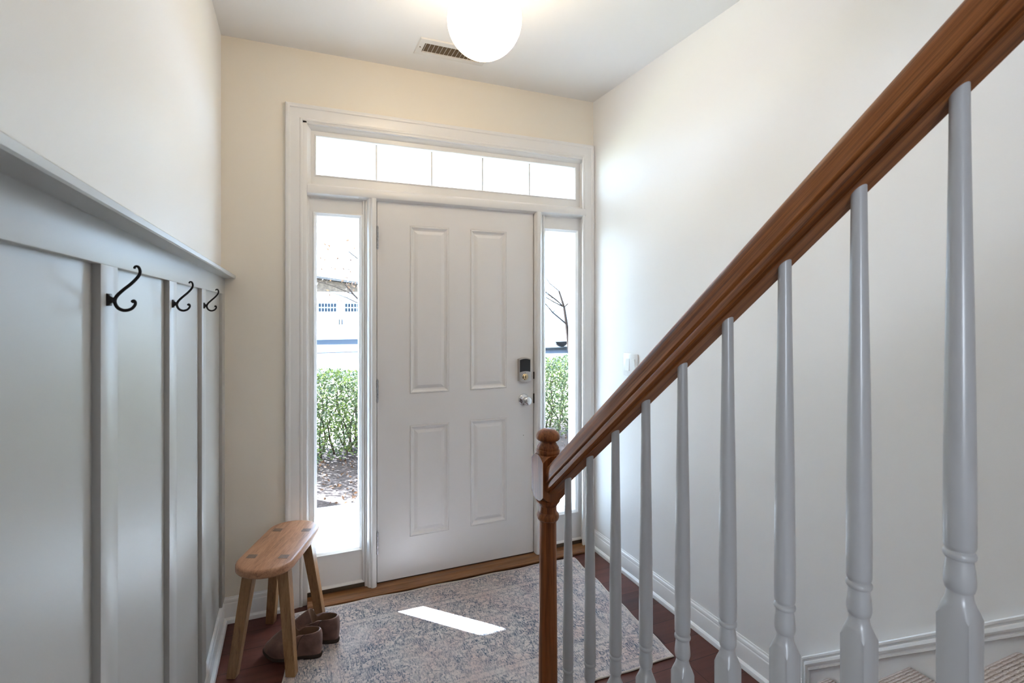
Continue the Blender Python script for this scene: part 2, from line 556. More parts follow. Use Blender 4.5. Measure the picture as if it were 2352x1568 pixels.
def plate(bm, x0, x1, z0, z1, holes, yf, yb, fill=True):
    """slab in the XZ plane with rectangular holes (front at yf, back at yb)"""
    xs = sorted({x0, x1, *[h[0] for h in holes], *[h[1] for h in holes]})
    zs = sorted({z0, z1, *[h[2] for h in holes], *[h[3] for h in holes]})
    def solid(i, j):
        if i < 0 or j < 0 or i >= len(xs) - 1 or j >= len(zs) - 1: return False
        cx, cz = (xs[i] + xs[i + 1]) / 2, (zs[j] + zs[j + 1]) / 2
        return not any(h[0] < cx < h[1] and h[2] < cz < h[3] for h in holes)
    def q(*p): bm.faces.new([bm.verts.new(c) for c in p])
    for i in range(len(xs) - 1):
        for j in range(len(zs) - 1):
            if not solid(i, j): continue
            a, b, c, d = xs[i], xs[i + 1], zs[j], zs[j + 1]
            q((a, yf, c), (b, yf, c), (b, yf, d), (a, yf, d))
            q((a, yb, c), (a, yb, d), (b, yb, d), (b, yb, c))
            if not solid(i - 1, j): q((a, yf, c), (a, yf, d), (a, yb, d), (a, yb, c))
            if not solid(i + 1, j): q((b, yf, c), (b, yb, c), (b, yb, d), (b, yf, d))
            if not solid(i, j - 1): q((a, yf, c), (a, yb, c), (b, yb, c), (b, yf, c))
            if not solid(i, j + 1): q((a, yf, d), (b, yf, d), (b, yb, d), (a, yb, d))
    bmesh.ops.remove_doubles(bm, verts=bm.verts, dist=1e-5)
    bmesh.ops.recalc_face_normals(bm, faces=bm.faces)
    return bm

# ================================================================== ROOM SHELL
OX0, OX1, OZ = -0.372, 1.238, 2.39       # rough opening of the entrance unit
BACK = -6.2
struct(obj('floor', B(-3.6, XR + 0.1, BACK, 0.0, -0.08, 0.0), 'floor', smooth=False))
bm = bmesh.new()
# hall ceiling with the stairwell cut out of it above the flight
for a in ((-3.6, 0.29, BACK, 0.15), (0.29, XR + 0.1, -1.75, 0.15), (0.29, XR + 0.1, BACK, -5.1)):
    box(bm, a[0], a[1], a[2], a[3], HC, HC + 0.22)
struct(obj('ceiling', bm, 'ceil', smooth=False))
struct(obj('wall_front', plate(bmesh.new(), XL - 0.1, XR + 0.1, -0.05, HC + 0.1, [(OX0 - 0.02, OX1 + 0.05, -0.1, OZ + 0.02)], 0.0, 0.14), 'wall', smooth=False))
struct(obj('wall_left', B(XL - 0.1, XL, -3.4, 0.0, 0, HC), 'wall_r', smooth=False))
struct(obj('wall_right', B(XR, XR + 0.1, BACK, 0.0, 0, 5.2), 'wall_r', smooth=False))
struct(obj('wall_back', plate(bmesh.new(), -3.6, XR + 0.1, 0, HC, [(-2.9, -2.1, 1.0, 1.9)], BACK - 0.1, BACK), 'wall_r', smooth=False))
struct(obj('wall_side', B(-3.7, -3.6, BACK, -3.4, 0, HC), 'wall_r', smooth=False))
struct(obj('wall_return', B(-3.6, XL - 0.1, -3.45, -3.35, 0, HC), 'wall_r', smooth=False))
bm = bmesh.new()
box(bm, 0.19, 0.29, -5.1, -1.65, HC + 0.22, 5.2)
box(bm, 0.29, XR, -1.75, -1.65, HC + 0.22, 5.2)
box(bm, 0.29, XR, -5.2, -5.1, HC + 0.22, 5.2)
box(bm, 0.19, XR + 0.1, -5.2, -1.65, 5.2, 5.3)
struct(obj('wall_stairwell', bm, 'wall_r', smooth=False))

# baseboards: profile (out from wall, z)
BASE = [(0, 0), (0.030, 0), (0.030, 0.006), (0.027, 0.016), (0.020, 0.022), (0.0155, 0.023), (0.0155, 0.083), (0.014, 0.087), (0.0125, 0.089),
        (0.0125, 0.097), (0.010, 0.103), (0.006, 0.106), (0.004, 0.112), (0, 0.112)]
struct(obj('baseboard_right', prism(bmesh.new(), [(XR - a, z) for a, z in BASE], -1.365, 0.0, 'y'), 'trim', ang=25))
struct(obj('baseboard_left', prism(bmesh.new(), [(XL + a, z) for a, z in BASE], -3.4, 0.0, 'y'), 'trim', ang=25))
struct(obj('baseboard_front', prism(bmesh.new(), [(-a, z) for a, z in BASE], XL, -0.449, 'x'), 'trim', ang=25))

# ------------------------------------------------------------------ entrance unit
CAS = [(0, 0), (0, 0.010), (0.004, 0.0125), (0.010, 0.0125), (0.014, 0.010), (0.020, 0.0115), (0.028, 0.0135), (0.048, 0.017), (0.056, 0.0175),
       (0.060, 0.0215), (0.068, 0.0225), (0.076, 0.020), (0.080, 0.012), (0.080, 0)]
struct(obj('trim_1', casing_u(bmesh.new(), -0.366, 1.233, 0.0, 2.383, CAS), 'trim', ang=22),
       'white moulded casing around the whole entrance door unit', 'door casing')
# jambs, mullions and transom bar in one frame
bm = bmesh.new()
box(bm, OX0 - 0.02, -0.345, -0.008, 0.135, 0.0, OZ, 0.003)
box(bm, 1.255, OX1 + 0.05, -0.008, 0.135, 0.0, OZ, 0.003)
box(bm, OX0 - 0.02, OX1 + 0.05, -0.008, 0.135, 2.372, OZ + 0.02, 0.003)
BAR = [(-0.004, 2.028), (-0.013, 2.031), (-0.016, 2.037), (-0.016, 2.062), (-0.012, 2.070), (0.002, 2.075), (0.010, 2.082), (0.029, 2.085), (0.029, 2.081), (0.12, 2.081), (0.12, 2.022), (0.012, 2.022)]
prism(bm, BAR, -0.345, 1.255, 'x')
def mullion(x0, x1):
    w = x1 - x0
    prof = [(x0, 0.12), (x0, 0.022), (x0 + 0.006, 0.014), (x0 + 0.012, 0.013), (x0 + 0.016, 0.002), (x0 + 0.022, -0.006),
            (x0 + 0.028, -0.0065), (x0 + 0.031, -0.013), (x0 + 0.036, -0.017), (x1 - 0.012, -0.017), (x1 - 0.005, -0.014), (x1, -0.005), (x1, 0.12)]
    prism(bm, prof, 0.024, 2.03, 'z')
def mullion_r(x0, x1):
    prof = [(x1, 0.12), (x1, 0.022), (x1 - 0.006, 0.014), (x1 - 0.012, 0.013), (x1 - 0.016, 0.002), (x1 - 0.022, -0.006),
            (x1 - 0.028, -0.0065), (x1 - 0.031, -0.013), (x1 - 0.036, -0.017), (x0 + 0.012, -0.017), (x0 + 0.005, -0.014), (x0, -0.005), (x0, 0.12)]
    prism(bm, prof, 0.024, 2.03, 'z')
mullion(-0.066, -0.0065)
mullion_r(0.9155, 0.976)
struct(obj('trim_2', bm, 'trim', ang=30), 'white mullions, jambs and transom bar framing the front door', 'door frame')

def sidelight(n, x0, x1, gx0, gx1, label):
    root = thing('window_%d' % n, label, 'window')
    struct(root)
    bm = bmesh.new()
    plate(bm, x0, x1, 0.045, 2.026, [(gx0, gx1, 0.222, 1.935)], 0.03, 0.125)
    obj('sash_frame', bm, 'trim', root, smooth=False)
    bm = bmesh.new()
    V = ring_rect(bm, gx0 - 0.013, gx1 + 0.013, 0.209, 1.948, [(0, 0.031), (0.0015, 0.0245), (0.006, 0.0235), (0.009, 0.027), (0.014, 0.030), (0.019, 0.037), (0.019, 0.056)])
    bmesh.ops.recalc_face_normals(bm, faces=bm.faces)
    obj('glazing_bead', bm, 'trim', root, ang=25)
    # stop moulding round the whole sash
    bm = bmesh.new()
    ring_rect(bm, x0, x1, 0.046, 2.026, [(0, 0.018), (0.004, 0.018), (0.009, 0.023), (0.011, 0.030)])
    bmesh.ops.recalc_face_normals(bm, faces=bm.faces)
    obj('stop_moulding', bm, 'trim', root, ang=25)
    obj('glass_pane', B(gx0 + 0.004, gx1 - 0.004, 0.058, 0.061, 0.226, 1.931), 'glass', root, smooth=False)
    return root
sidelight(1, -0.345, -0.066, -0.304, -0.086, 'narrow sidelight window to the left of the white front door')
sidelight(2, 0.976, 1.255, 0.995, 1.213, 'narrow sidelight window to the right of the front door, behind the newel')

root = thing('window_3', 'five-pane transom window above the front door', 'window'); struct(root)
obj('sash_frame', plate(bmesh.new(), -0.345, 1.255, 2.081, 2.372, [(-0.302, 1.202, 2.133, 2.328)], 0.03, 0.125), 'trim', root, smooth=False)
bm = bmesh.new()
ring_rect(bm, -0.309, 1.209, 2.126, 2.335, [(0, 0.031), (0.001, 0.026), (0.006, 0.025), (0.009, 0.030), (0.010, 0.056)])
bmesh.ops.recalc_face_normals(bm, faces=bm.faces)
obj('glazing_bead', bm, 'trim', root, ang=25)
bm = bmesh.new()
ring_rect(bm, -0.345, 1.255, 2.062, 2.372, [(0, 0.006), (0.004, 0.008), (0.010, 0.015), (0.016, 0.022), (0.019, 0.030)])
bmesh.ops.recalc_face_normals(bm, faces=bm.faces)
obj('stop_moulding', bm, 'trim', root, ang=25)
for x in (0.0005, 0.302, 0.602, 0.901):
    obj('muntin', B(x - 0.0055, x + 0.0055, 0.050, 0.072, 2.133, 2.328, 0.002), 'trim', root)
obj('glass_pane', B(-0.298, 1.198, 0.059, 0.062, 2.137, 2.324), 'glass', root, smooth=False)

# oak threshold and bronze sill
bm = bmesh.new()
TH = [(-0.060, 0.0), (-0.064, 0.006), (-0.064, 0.012), (-0.058, 0.019), (-0.046, 0.021), (-0.036, 0.021), (-0.030, 0.0235), (-0.016, 0.0235), (0.10, 0.0235), (0.10, 0.0)]
prism(bm, [(y, z) for y, z in TH if y < 0.05] + [(0.13, 0.0235), (0.13, 0.0)], -0.345, 1.255, 'x')
struct(obj('trim_3', bm, 'sill', ang=30), 'rounded oak threshold along the foot of the front door', 'threshold')
bm = bmesh.new()
box(bm, -0.345, -0.064, 0.020, 0.06, 0.0235, 0.046)
box(bm, 0.974, 1.255, 0.020, 0.06, 0.0235, 0.046)
box(bm, -0.0065, 0.9155, 0.024, 0.10, 0.0235, 0.029)
struct(obj('trim_4', bm, 'bronze', smooth=False), 'dark bronze sill strips under the sidelights and door', 'sill')

# ------------------------------------------------------------------ front door
door = thing('door_1', 'white four-panel front door with keypad lock and knob', 'door', (0, 0, 0))
struct(door)
DZ0, DZ1 = 0.0295, 2.036
DF = 0.018
PAN = [(0.172, 0.391, 1.003, 1.907), (0.515, 0.737, 1.007, 1.904), (0.170, 0.390, 0.241, 0.835), (0.514, 0.737, 0.241, 0.834)]
PAN = [(0.172, 0.391, 1.005, 1.906), (0.516, 0.737, 1.005, 1.906), (0.172, 0.391, 0.241, 0.835), (0.516, 0.737, 0.241, 0.835)]
bm = bmesh.new()
plate(bm, 0.0, 0.909, DZ0, DZ1, PAN, DF, DF + 0.044)
for x0, x1, z0, z1 in PAN:
    for s, y0 in ((1, DF), (-1, DF + 0.044)):
        ring_rect(bm, x0, x1, z0, z1, [(0, y0), (0.0012, y0 + s * 0.0022), (0.004, y0 - s * 0.0030), (0.009, y0 - s * 0.0026), (0.017, y0 + s * 0.0065), (0.0235, y0 + s * 0.0090), (0.026, y0 + s * 0.0090), (0.036, y0 + s * 0.0040), (0.042, y0 + s * 0.0018), (0.0435, y0 + s * 0.0012)], cap=True)
bmesh.ops.remove_doubles(bm, verts=bm.verts, dist=1e-5)
bmesh.ops.recalc_face_normals(bm, faces=bm.faces)
obj('door_slab', bm, 'door', door, smooth=False)
bm = bmesh.new()
for x0, x1, z0, z1 in ((-0.0062, -0.0005, DZ0, DZ1), (0.9095, 0.9150, DZ0, DZ1), (-0.006, 0.915, DZ1 + 0.0005, DZ1 + 0.006)):
    box(bm, x0, x1, 0.032, 0.06, z0, z1)
box(bm, 0.0, 0.909, 0.0195, 0.061, 0.0235, 0.0290)
obj('weatherstrip', bm, 'rubber', door, smooth=False)
for k, zc in enumerate((1.829, 1.034, 0.248)):
    h = 0.114
    bm = bmesh.new()
    for q in range(5):
        z0 = zc - h / 2 + q * h / 5
        lathe(bm, [(0.0, z0), (0.0052, z0), (0.0062, z0 + 0.001), (0.0062, z0 + h / 5 - 0.0016), (0.0052, z0 + h / 5 - 0.0006), (0.0, z0 + h / 5 - 0.0006)], 14, (-0.0035, -0.0070, 0))
    for s in (-1, 1):
        lathe(bm, [(0.0, s * h / 2 + zc), (0.0045, s * h / 2 + zc), (0.003, s * (h / 2 + 0.004) + zc), (0.0, s * (h / 2 + 0.005) + zc)], 12, (-0.0035, -0.0070, 0))
    box(bm, -0.0055, -0.0015, -0.006, 0.0175, zc - h / 2, zc + h / 2)
    obj('hinge', bm, 'hinge', door)['label'] = ('steel door hinge near the top', 'steel door hinge at mid height', 'steel door hinge near the floor')[k]

# keypad deadbolt
LX, LZ = 0.846, 1.106
lk = bmesh.new()
n = 16
def lock_outline(w, hh, arch):
    pts = []
    for i in range(n + 1):
        u = -1 + 2 * i / n
        pts.append((LX + u * w, LZ + hh + arch * (1 - u * u)))
    for i in range(n + 1):
        u = 1 - 2 * i / n
        pts.append((LX + u * w, LZ - hh - arch * (1 - u * u)))
    return pts
rows = [[(x, y, z) for x, z in lock_outline(w, h, a)] for w, h, a, y in ((0.0385, 0.064, 0.007, DF), (0.0385, 0.064, 0.007, DF - 0.017), (0.037, 0.0625, 0.007, DF - 0.021), (0.034, 0.0595, 0.0065, DF - 0.022))]
V = quadgrid(lk, rows, closed_u=True)
lk.faces.new(V[-1]); lk.faces.new(V[0])
bmesh.ops.recalc_face_normals(lk, faces=lk.faces)
lock = obj('deadbolt_lock', lk, 'nickel', door)
lock['label'] = 'satin nickel deadbolt housing'
bm = bmesh.new()
pts = []
for i in range(n + 1):
    u = -1 + 2 * i / n
    pts.append((LX + u * 0.033, LZ + 0.0585 + 0.0065 * (1 - u * u)))
for i in range(n + 1):
    u = 1 - 2 * i / n
    pts.append((LX + u * 0.033, LZ - 0.012 + 0.005 * (1 - u * u)))
prism(bm, pts, DF - 0.0232, DF - 0.0215, 'y')
obj('battery_cover', bm, 'blackplastic', lock)['label'] = 'black battery cover'
bm = lathe(bmesh.new(), [(0, -0.004), (0.019, -0.004), (0.019, 0.003), (0.0165, 0.005), (0.015, 0.0035), (0.0145, 0.009), (0.012, 0.011), (0, 0.011)], 28)
obj('thumb_turn', bm, 'brasscyl', lock, (LX, DF - 0.0215, LZ - 0.040), (PI / 2, 0, 0))
bm = B(-0.0035, 0.0035, -0.009, 0.009, 0.009, 0.017, 0.002)
obj('thumb_tab', bm, 'brasscyl', lock, (LX, DF - 0.0215, LZ - 0.040), (PI / 2, 0, 0))
bm = lathe(bmesh.new(), [(0, 0), (0.0022, 0), (0.0022, 0.0012), (0, 0.0012)], 12)
obj('status_led', bm, 'blackplastic', lock, (LX, DF - 0.0215, LZ - 0.0175), (PI / 2, 0, 0))
# knob
KX, KZ = 0.846, 0.931
bm = lathe(bmesh.new(), [(0, 0), (0.034, 0), (0.0345, 0.003), (0.032, 0.007), (0.026, 0.011), (0.016, 0.013), (0.0125, 0.016), (0.0115, 0.028), (0.014, 0.033),
                         (0.021, 0.038), (0.0255, 0.046), (0.0262, 0.053), (0.024, 0.060), (0.018, 0.0645), (0.010, 0.0665), (0, 0.067)], 40)
kn = obj('door_knob', bm, 'chrome', door, (KX, DF, KZ), (PI / 2, 0, 0), ang=50)
kn['label'] = 'polished chrome door knob'
bm = lathe(bmesh.new(), [(0, 0), (0.0028, 0), (0.0028, 0.0015), (0, 0.0015)], 10)
obj('release_hole', bm, 'blackplastic', kn, (-0.022, 0.000, 0.0118))
bm = bmesh.new()
for zc, hh in ((1.070, 0.020), (0.935, 0.028)):
    box(bm, 0.9085, 0.9135, 0.010, 0.0175, zc - hh, zc + hh)
obj('strike_edge', bm, 'rubber', door, smooth=False)
bm = lathe(bmesh.new(), [(0, 0), (0.0022, 0), (0.002, 0.001), (0, 0.001)], 8)
obj('nail_mark', bm, 'rubber', door, (0.846, DF, 0.722), (PI / 2, 0, 0))

# ------------------------------------------------------------------ board and batten wall covering
wc = thing('trim_5', 'pale sage board and batten panelling on the left wall', 'wall panelling')
struct(wc)
T = 0.0155
obj('panel_sheet', B(XL - 0.002, XL + 0.003, -3.4, 0.0, 0.112, 1.60), 'wains', wc, smooth=False)
obj('frieze_board', B(XL, XL + T, -3.4, 0.0, 1.527, 1.602, 0.0015), 'wains', wc)
cap = [(XL, 1.618), (XL + 0.056, 1.618), (XL + 0.0605, 1.614), (XL + 0.0605, 1.603), (XL + 0.058, 1.600), (XL, 1.600)]
capo = obj('ledge_cap', prism(bmesh.new(), cap, -3.4, 0.0, 'y'), 'wains', wc)
for y in (-2.54, -2.047, -1.555, -1.067, -0.577, -0.043):
    w = 0.0430
    obj('batten', B(XL, XL + T, y - w, min(y + w, 0), 0.112, 1.5275, 0.0015), 'wains', wc)

# hooks: each on its batten
HK = [(-0.6702, 1.5237), (-0.6692, 1.5262), (-0.6663, 1.5269), (-0.6633, 1.5247), (-0.6615, 1.5172), (-0.6645, 1.5089), (-0.6737, 1.4973), (-0.6857, 1.4857), (-0.6942, 1.4764),
      (-0.6980, 1.4690), (-0.6980, 1.4621), (-0.6942, 1.4545), (-0.6874, 1.4502), (-0.6805, 1.4500), (-0.6738, 1.4530), (-0.6692, 1.4590), (-0.6686, 1.4643), (-0.6708, 1.4670), (-0.6736, 1.4658), (-0.6728, 1.4640)]
def catmull(P, k=5):
    P = [Vector(p) for p in P]
    out = []
    for i in range(len(P) - 1):
        a, b, c, d = P[max(i - 1, 0)], P[i], P[i + 1], P[min(i + 2, len(P) - 1)]
        for j in range(k):
            t = j / k
            out.append(0.5 * ((2 * b) + (c - a) * t + (2 * a - 5 * b + 4 * c - d) * t * t + (3 * b - a - 3 * c + d) * t ** 3))
    out.append(P[-1])
    return out
FX = XL + T
def make_hook(y, label):
    t = thing('coat_hook', label, 'hook', (FX, y, 1.468), group='black coat hooks on the panelling')
    bm = bmesh.new()
    rows = [[(x, sy * hw, sz * hw) for sy, sz in ((-1, -1), (1, -1), (1, 1), (-1, 1))] for x, hw in ((0, 0.0105), (0.0018, 0.0105), (0.0030, 0.0092), (0.0042, 0.0060), (0.0075, 0.0038), (0.0105, 0.0036))]
    V = quadgrid(bm, rows, closed_u=True)
    bm.faces.new(V[0]); bm.faces.new(V[-1])
    bmesh.ops.recalc_face_normals(bm, faces=bm.faces)
    obj('back_plate', bm, 'iron', t)
    pts = catmull([(x + 0.0012 - FX, 0, z - 1.468) for x, z in HK], 5)
    n = len(pts)
    rad = []
    for i in range(n):
        u = i / (n - 1)
        rad.append(0.0017 + 0.0016 * math.sin(PI * min(1, max(0, u))) ** 0.7 - 0.0003)
    obj('hook_arm', tube(bmesh.new(), pts, rad, 10), 'iron', t, ang=60)
    for x, z in ((HK[0][0] + 0.001, HK[0][1] + 0.0006), (HK[-1][0] + 0.0015, HK[-1][1] + 0.0005)):
        bm = lathe(bmesh.new(), [(0, -0.0022), (0.0016, -0.0020), (0.0022, -0.001), (0.0022, 0.001), (0.0016, 0.0020), (0, 0.0022)], 12, (x + 0.0008 - FX, 0, z - 1.468), 'Y')
        obj('scroll_end', bm, 'iron', t, ang=60)
    return t
make_hook(-1.563, 'black scrolled coat hook on the batten farthest from the front door')
make_hook(-1.072, 'black scrolled coat hook on the middle batten of the three')
make_hook(-0.582, 'black scrolled coat hook on the panelling closest to the front door')

# ------------------------------------------------------------------ light switch
sw = thing('light_switch', 'white double rocker light switch on the right wall above the handrail', 'light switch', (XR, -0.366, 1.154))
bm = B(-0.006, 0.0, -0.0600, 0.0600, -0.0620, 0.0620, 0.003)
obj('wall_plate', bm, 'plastic', sw)
for k, y in enumerate((0.0235, -0.0235)):
    bm = bmesh.new()
    s = 1 if k == 0 else -1
    prism(bm, [(-0.0055, -0.033), (-0.0085 - 0.002 * s, -0.033), (-0.0075, 0.0), (-0.0085 + 0.002 * s, 0.033), (-0.0055, 0.033)], y - 0.0165, y + 0.0165, 'y')
    r = obj('rocker', bm, 'plastic', sw)
    for z in (-0.048, 0.048):
        bm = lathe(bmesh.new(), [(0, 0), (0.0028, 0), (0.0024, 0.0008), (0, 0.001)], 10, (-0.0068, y, z), 'X')
        obj('screw', bm, 'ventpaint', sw)

# ------------------------------------------------------------------ ceiling vent
vt = thing('ceiling_vent', 'white louvred air vent in the ceiling beside the globe light', 'vent', (0.33, -0.2505, HC))
bm = bmesh.new()
w, h = 0.182, 0.076
iw, ih = 0.152, 0.041
rows = [[(-a, -b, z), (a, -b, z), (a, b, z), (-a, b, z)] for a, b, z in ((w, h, 0), (w, h, -0.002), (w - 0.004, h - 0.004, -0.006), (iw + 0.006, ih + 0.006, -0.008), (iw, ih, -0.007), (iw, ih, 0.0))]
quadgrid(bm, rows, closed_u=True)
bmesh.ops.recalc_face_normals(bm, faces=bm.faces)
obj('vent_frame', bm, 'ventpaint', vt, ang=20)
obj('duct_throat', B(-iw, iw, -ih, ih, -0.0012, -0.0002), 'ventdark', vt, smooth=False)
nb = 15
for i in range(nb):
    x = -iw + 0.006 + (2 * iw - 0.012) * i / (nb - 1)
    bm = bmesh.new()
    prism(bm, [(x - 0.0008, -0.0072), (x + 0.0008, -0.0072), (x + 0.0038, -0.0014), (x + 0.0022, -0.0014)], -ih, ih, 'y')
    obj('louver_blade', bm, 'ventpaint', vt, smooth=False)
for s in (-1, 1):
    bm = lathe(bmesh.new(), [(0, 0), (0.004, 0), (0.0035, -0.0012), (0, -0.0016)], 12, (s * 0.167, 0, -0.0068))
    obj('screw', bm, 'ventdark', vt)

# ------------------------------------------------------------------ globe ceiling light
GL = Vector((0.233, -0.931, 2.497))
GR = 0.1345
gl = thing('globe_ceiling_light', 'lit white opal glass globe light hanging just below the ceiling', 'ceiling light', (GL.x, GL.y, HC))
bm = bmesh.new()
prof = [(0.0, -GR * 1.0)]
for i in range(1, 25):
    a = -PI / 2 + (PI * 0.93) * i / 24
    prof.append((GR * math.cos(a), GR * math.sin(a)))
prof.append((0.048, GR * 0.98)); prof.append((0.048, GR * 1.06))
lathe(bm, prof, 48)
obj('globe_shade', bm, 'globe', gl, (0, 0, GL.z - HC), ang=60)
bm = lathe(bmesh.new(), [(0, 0), (0.075, 0), (0.075, -0.012), (0.068, -0.022), (0.055, -0.028), (0.054, -0.098), (0.0, -0.098)], 40)
obj('brass_fitter', bm, 'brasscyl', gl, ang=40)

# ------------------------------------------------------------------ staircase
RISE, RUN, NOSE0 = 0.196, 0.2355, -1.440
st = thing('staircase', 'carpeted staircase rising along the right wall behind the balusters', 'staircase', (RX, NOSE0, 0))
NS = 11
SX0, SX1 = 0.405 - RX, XR - 0.018 - RX
for i in range(NS):
    ny = -RUN * i              # local nosing position
    z1 = RISE * (i + 1)
    z0 = RISE * i
    r = 0.014
    prof = []
    # riser, rounded nosing, tread, back down
    prof.append((ny - 0.024, z0)); prof.append((ny - 0.024, z1 - 0.048)); prof.append((ny - 0.016, z1 - 0.034))
    for k in range(9):
        a = -PI / 2 + PI * k / 8
        prof.append((ny - r - 0.002 + r * math.cos(a), z1 - r + r * math.sin(a)))
    prof.append((ny - RUN - 0.0239, z1)); prof.append((ny - RUN - 0.0239, z0))
    obj('carpeted_step', prism(bmesh.new(), prof, SX0, SX1, 'x'), 'carpet', st, ang=50)
# closed stringer / knee wall under the balusters with shoe rail on top
def zline(y, z0):   # rake line through the first baluster
    return z0 + MS * (-1.279 - y)
ZC0 = 0.352          # collar height on the first baluster
SH = ZC0 - 0.245     # top of shoe there
ys, ye = -1.1925, -3.9
bm = bmesh.new()
poly = [(ys, 0), (ys, zline(ys, SH) - 0.02), (ye, zline(ye, SH) - 0.02), (ye, 0)]
prism(bm, poly, RX - 0.045, RX + 0.033, 'x')
strg = obj('closed_stringer', bm, 'trim', None, smooth=False)
strg.parent = st; strg.location = (-RX, -NOSE0, 0)

# skirt board up the right wall with its moulded top and vertical end
sk = thing('trim_6', 'white moulded skirt board running up the wall beside the stairs', 'skirting')
struct(sk)
y0, z0 = -1.352, 0.204
def zs(y, d=0): return z0 + 0.8355 * (y0 - y) - d
bm = bmesh.new()
prism(bm, [(y0, 0.0), (y0, z0 - 0.002), (-5.0, zs(-5.0) - 0.002), (-5.0, 0.0)], XR - 0.0125, XR, 'x')
obj('skirt_panel', bm, 'trim', sk, smooth=False)
# moulding: (distance below the top line measured vertically, projection)
SKP = [(0.0, 0.012), (0.0, 0.018), (0.003, 0.020), (0.010, 0.020), (0.013, 0.017), (0.018, 0.0165), (0.021, 0.022), (0.030, 0.0235), (0.036, 0.0215), (0.041, 0.0175), (0.044, 0.0175), (0.046, 0.021), (0.052, 0.021), (0.054, 0.0125)]
bm = bmesh.new()
rows = []
for d, p in SKP:
    e = d * 0.52
    rows.append([(XR - p, y0 - e, 0.0), (XR - p, y0 - e, zs(y0 - e, d)), (XR - p, -5.0, zs(-5.0, d))])
V = quadgrid(bm, rows)
bmesh.ops.recalc_face_normals(bm, faces=bm.faces)
obj('skirt_moulding', bm, 'trim', sk, ang=22)

# ------------------------------------------------------------------ railing
NY = -1.151
rl = thing('stair_railing', 'oak handrail with oak newel post and white balusters beside the stairs', 'stair railing', (RX, NY, 0))
# newel
NW = 0.040
def sq_round(bm, spec, seg=40):
    """spec rows (z, radius, squareness 0 round .. 1 square half-width)"""
    rows = []
    for z, r, s in spec:
        row = []
        for j in range(seg):
            a = 2 * PI * j / seg
            c, d = math.cos(a), math.sin(a)
            k = 1 / max(abs(c), abs(d))
            q = r * ((1 - s) + s * k)
            row.append((q * c, q * d, z))
        rows.append(row)
    V = quadgrid(bm, rows, closed_u=True)
    bm.faces.new(V[0]); bm.faces.new(V[-1])
    bmesh.ops.recalc_face_normals(bm, faces=bm.faces)
    return bm
bm = bmesh.new()
spec = [(0.0, 0.040, 1), (0.13, 0.040, 1), (0.133, 0.0395, 0.9), (0.148, 0.036, 0.2), (0.152, 0.031, 0), (0.158, 0.031, 0), (0.166, 0.035, 0), (0.174, 0.035, 0), (0.180, 0.0295, 0),
        (0.21, 0.0308, 0), (0.32, 0.0306, 0), (0.50, 0.0294, 0), (0.62, 0.0284, 0), (0.70, 0.0277, 0), (0.756, 0.0275, 0), (0.7590, 0.0290, 0), (0.7630, 0.0300, 0), (0.7660, 0.0340, 0), (0.7720, 0.0362, 0), (0.7790, 0.0362, 0), (0.7840, 0.0345, 0), (0.7880, 0.0315, 0),
        (0.7900, 0.0295, 0), (0.7970, 0.0285, 0), (0.8100, 0.0285, 0), (0.8130, 0.0315, 0), (0.8170, 0.0325, 0), (0.8210, 0.0365, 0), (0.8260, 0.0395, 0), (0.8320, 0.0405, 0), (0.8345, 0.0385, 0), (0.8355, 0.0365, 0)]
sq_round(bm, spec)
nw = obj('newel_post', bm, 'oak_z', rl, ang=32)
nw['label'] = 'turned oak newel post'
# square block with arched chamfered ends
def newel_block(zb, zt, hw, drop):
    bm = bmesh.new()
    seg = 48
    def row(z_c, top):
        out = []
        for j in range(seg):
            a = 2 * PI * j / seg
            c, d = math.cos(a), math.sin(a)
            k = 1 / max(abs(c), abs(d))
            r = hw * k
            # corners are cut lower by the turning of the end
            dz = drop * max(0, (r - hw) / (hw * 0.414)) ** 1.2
            out.append((r * c, r * d, z_c - dz if top else z_c + dz))
        return out
    rows = [[(0.6 * x, 0.6 * y, zb) for x, y, z in row(zb, False)]]
    rows += [row(zb, False), row(zt, True)]
    rows.append([(0.86 * hw * math.cos(2 * PI * j / seg), 0.86 * hw * math.sin(2 * PI * j / seg), zt + 0.001) for j in range(seg)])
    V = quadgrid(bm, rows, closed_u=True)
    bm.faces.new(V[0]); bm.faces.new(V[-1])
    bmesh.ops.recalc_face_normals(bm, faces=bm.faces)
    return bm
obj('newel_block', newel_block(0.832, 0.981, NW, 0.020), 'oak_z', nw, ang=25)
fin = [(0.0, 0.979), (0.0365, 0.979), (0.0385, 0.984), (0.0390, 0.990), (0.0370, 0.995), (0.0350, 0.996), (0.0355, 1.000), (0.0345, 1.004), (0.0295, 1.011), (0.0262, 1.018), (0.0265, 1.022),
       (0.0340, 1.0245), (0.0385, 1.029), (0.0393, 1.035), (0.0370, 1.044), (0.0310, 1.052), (0.0210, 1.0585), (0.0100, 1.0615), (0.0, 1.062)]
obj('newel_finial', lathe(bmesh.new(), fin, 40), 'oak_z', nw, ang=40)

# handrail: profile across the rail (u = across, v = perpendicular up), underside at v=0
HP = [(-0.0190, 0.0), (-0.0190, 0.0035), (-0.0270, 0.0040), (-0.0305, 0.0075), (-0.0305, 0.0170), (-0.0290, 0.0205), (-0.0262, 0.0222), (-0.0262, 0.0240), (-0.0296, 0.0256), (-0.0310, 0.0282),
      (-0.0308, 0.0320), (-0.0302, 0.0380), (-0.0303, 0.0440), (-0.0304, 0.0500), (-0.0297, 0.0560), (-0.0277, 0.0620), (-0.0235, 0.0675), (-0.0165, 0.0715), (-0.0080, 0.0735)]
HP = HP + [(-u, v) for u, v in reversed(HP)]
th = math.atan(MS)
RAILZ0 = 0.935       # underside height at the first baluster
bm = bmesh.new()
Lr = 3.4
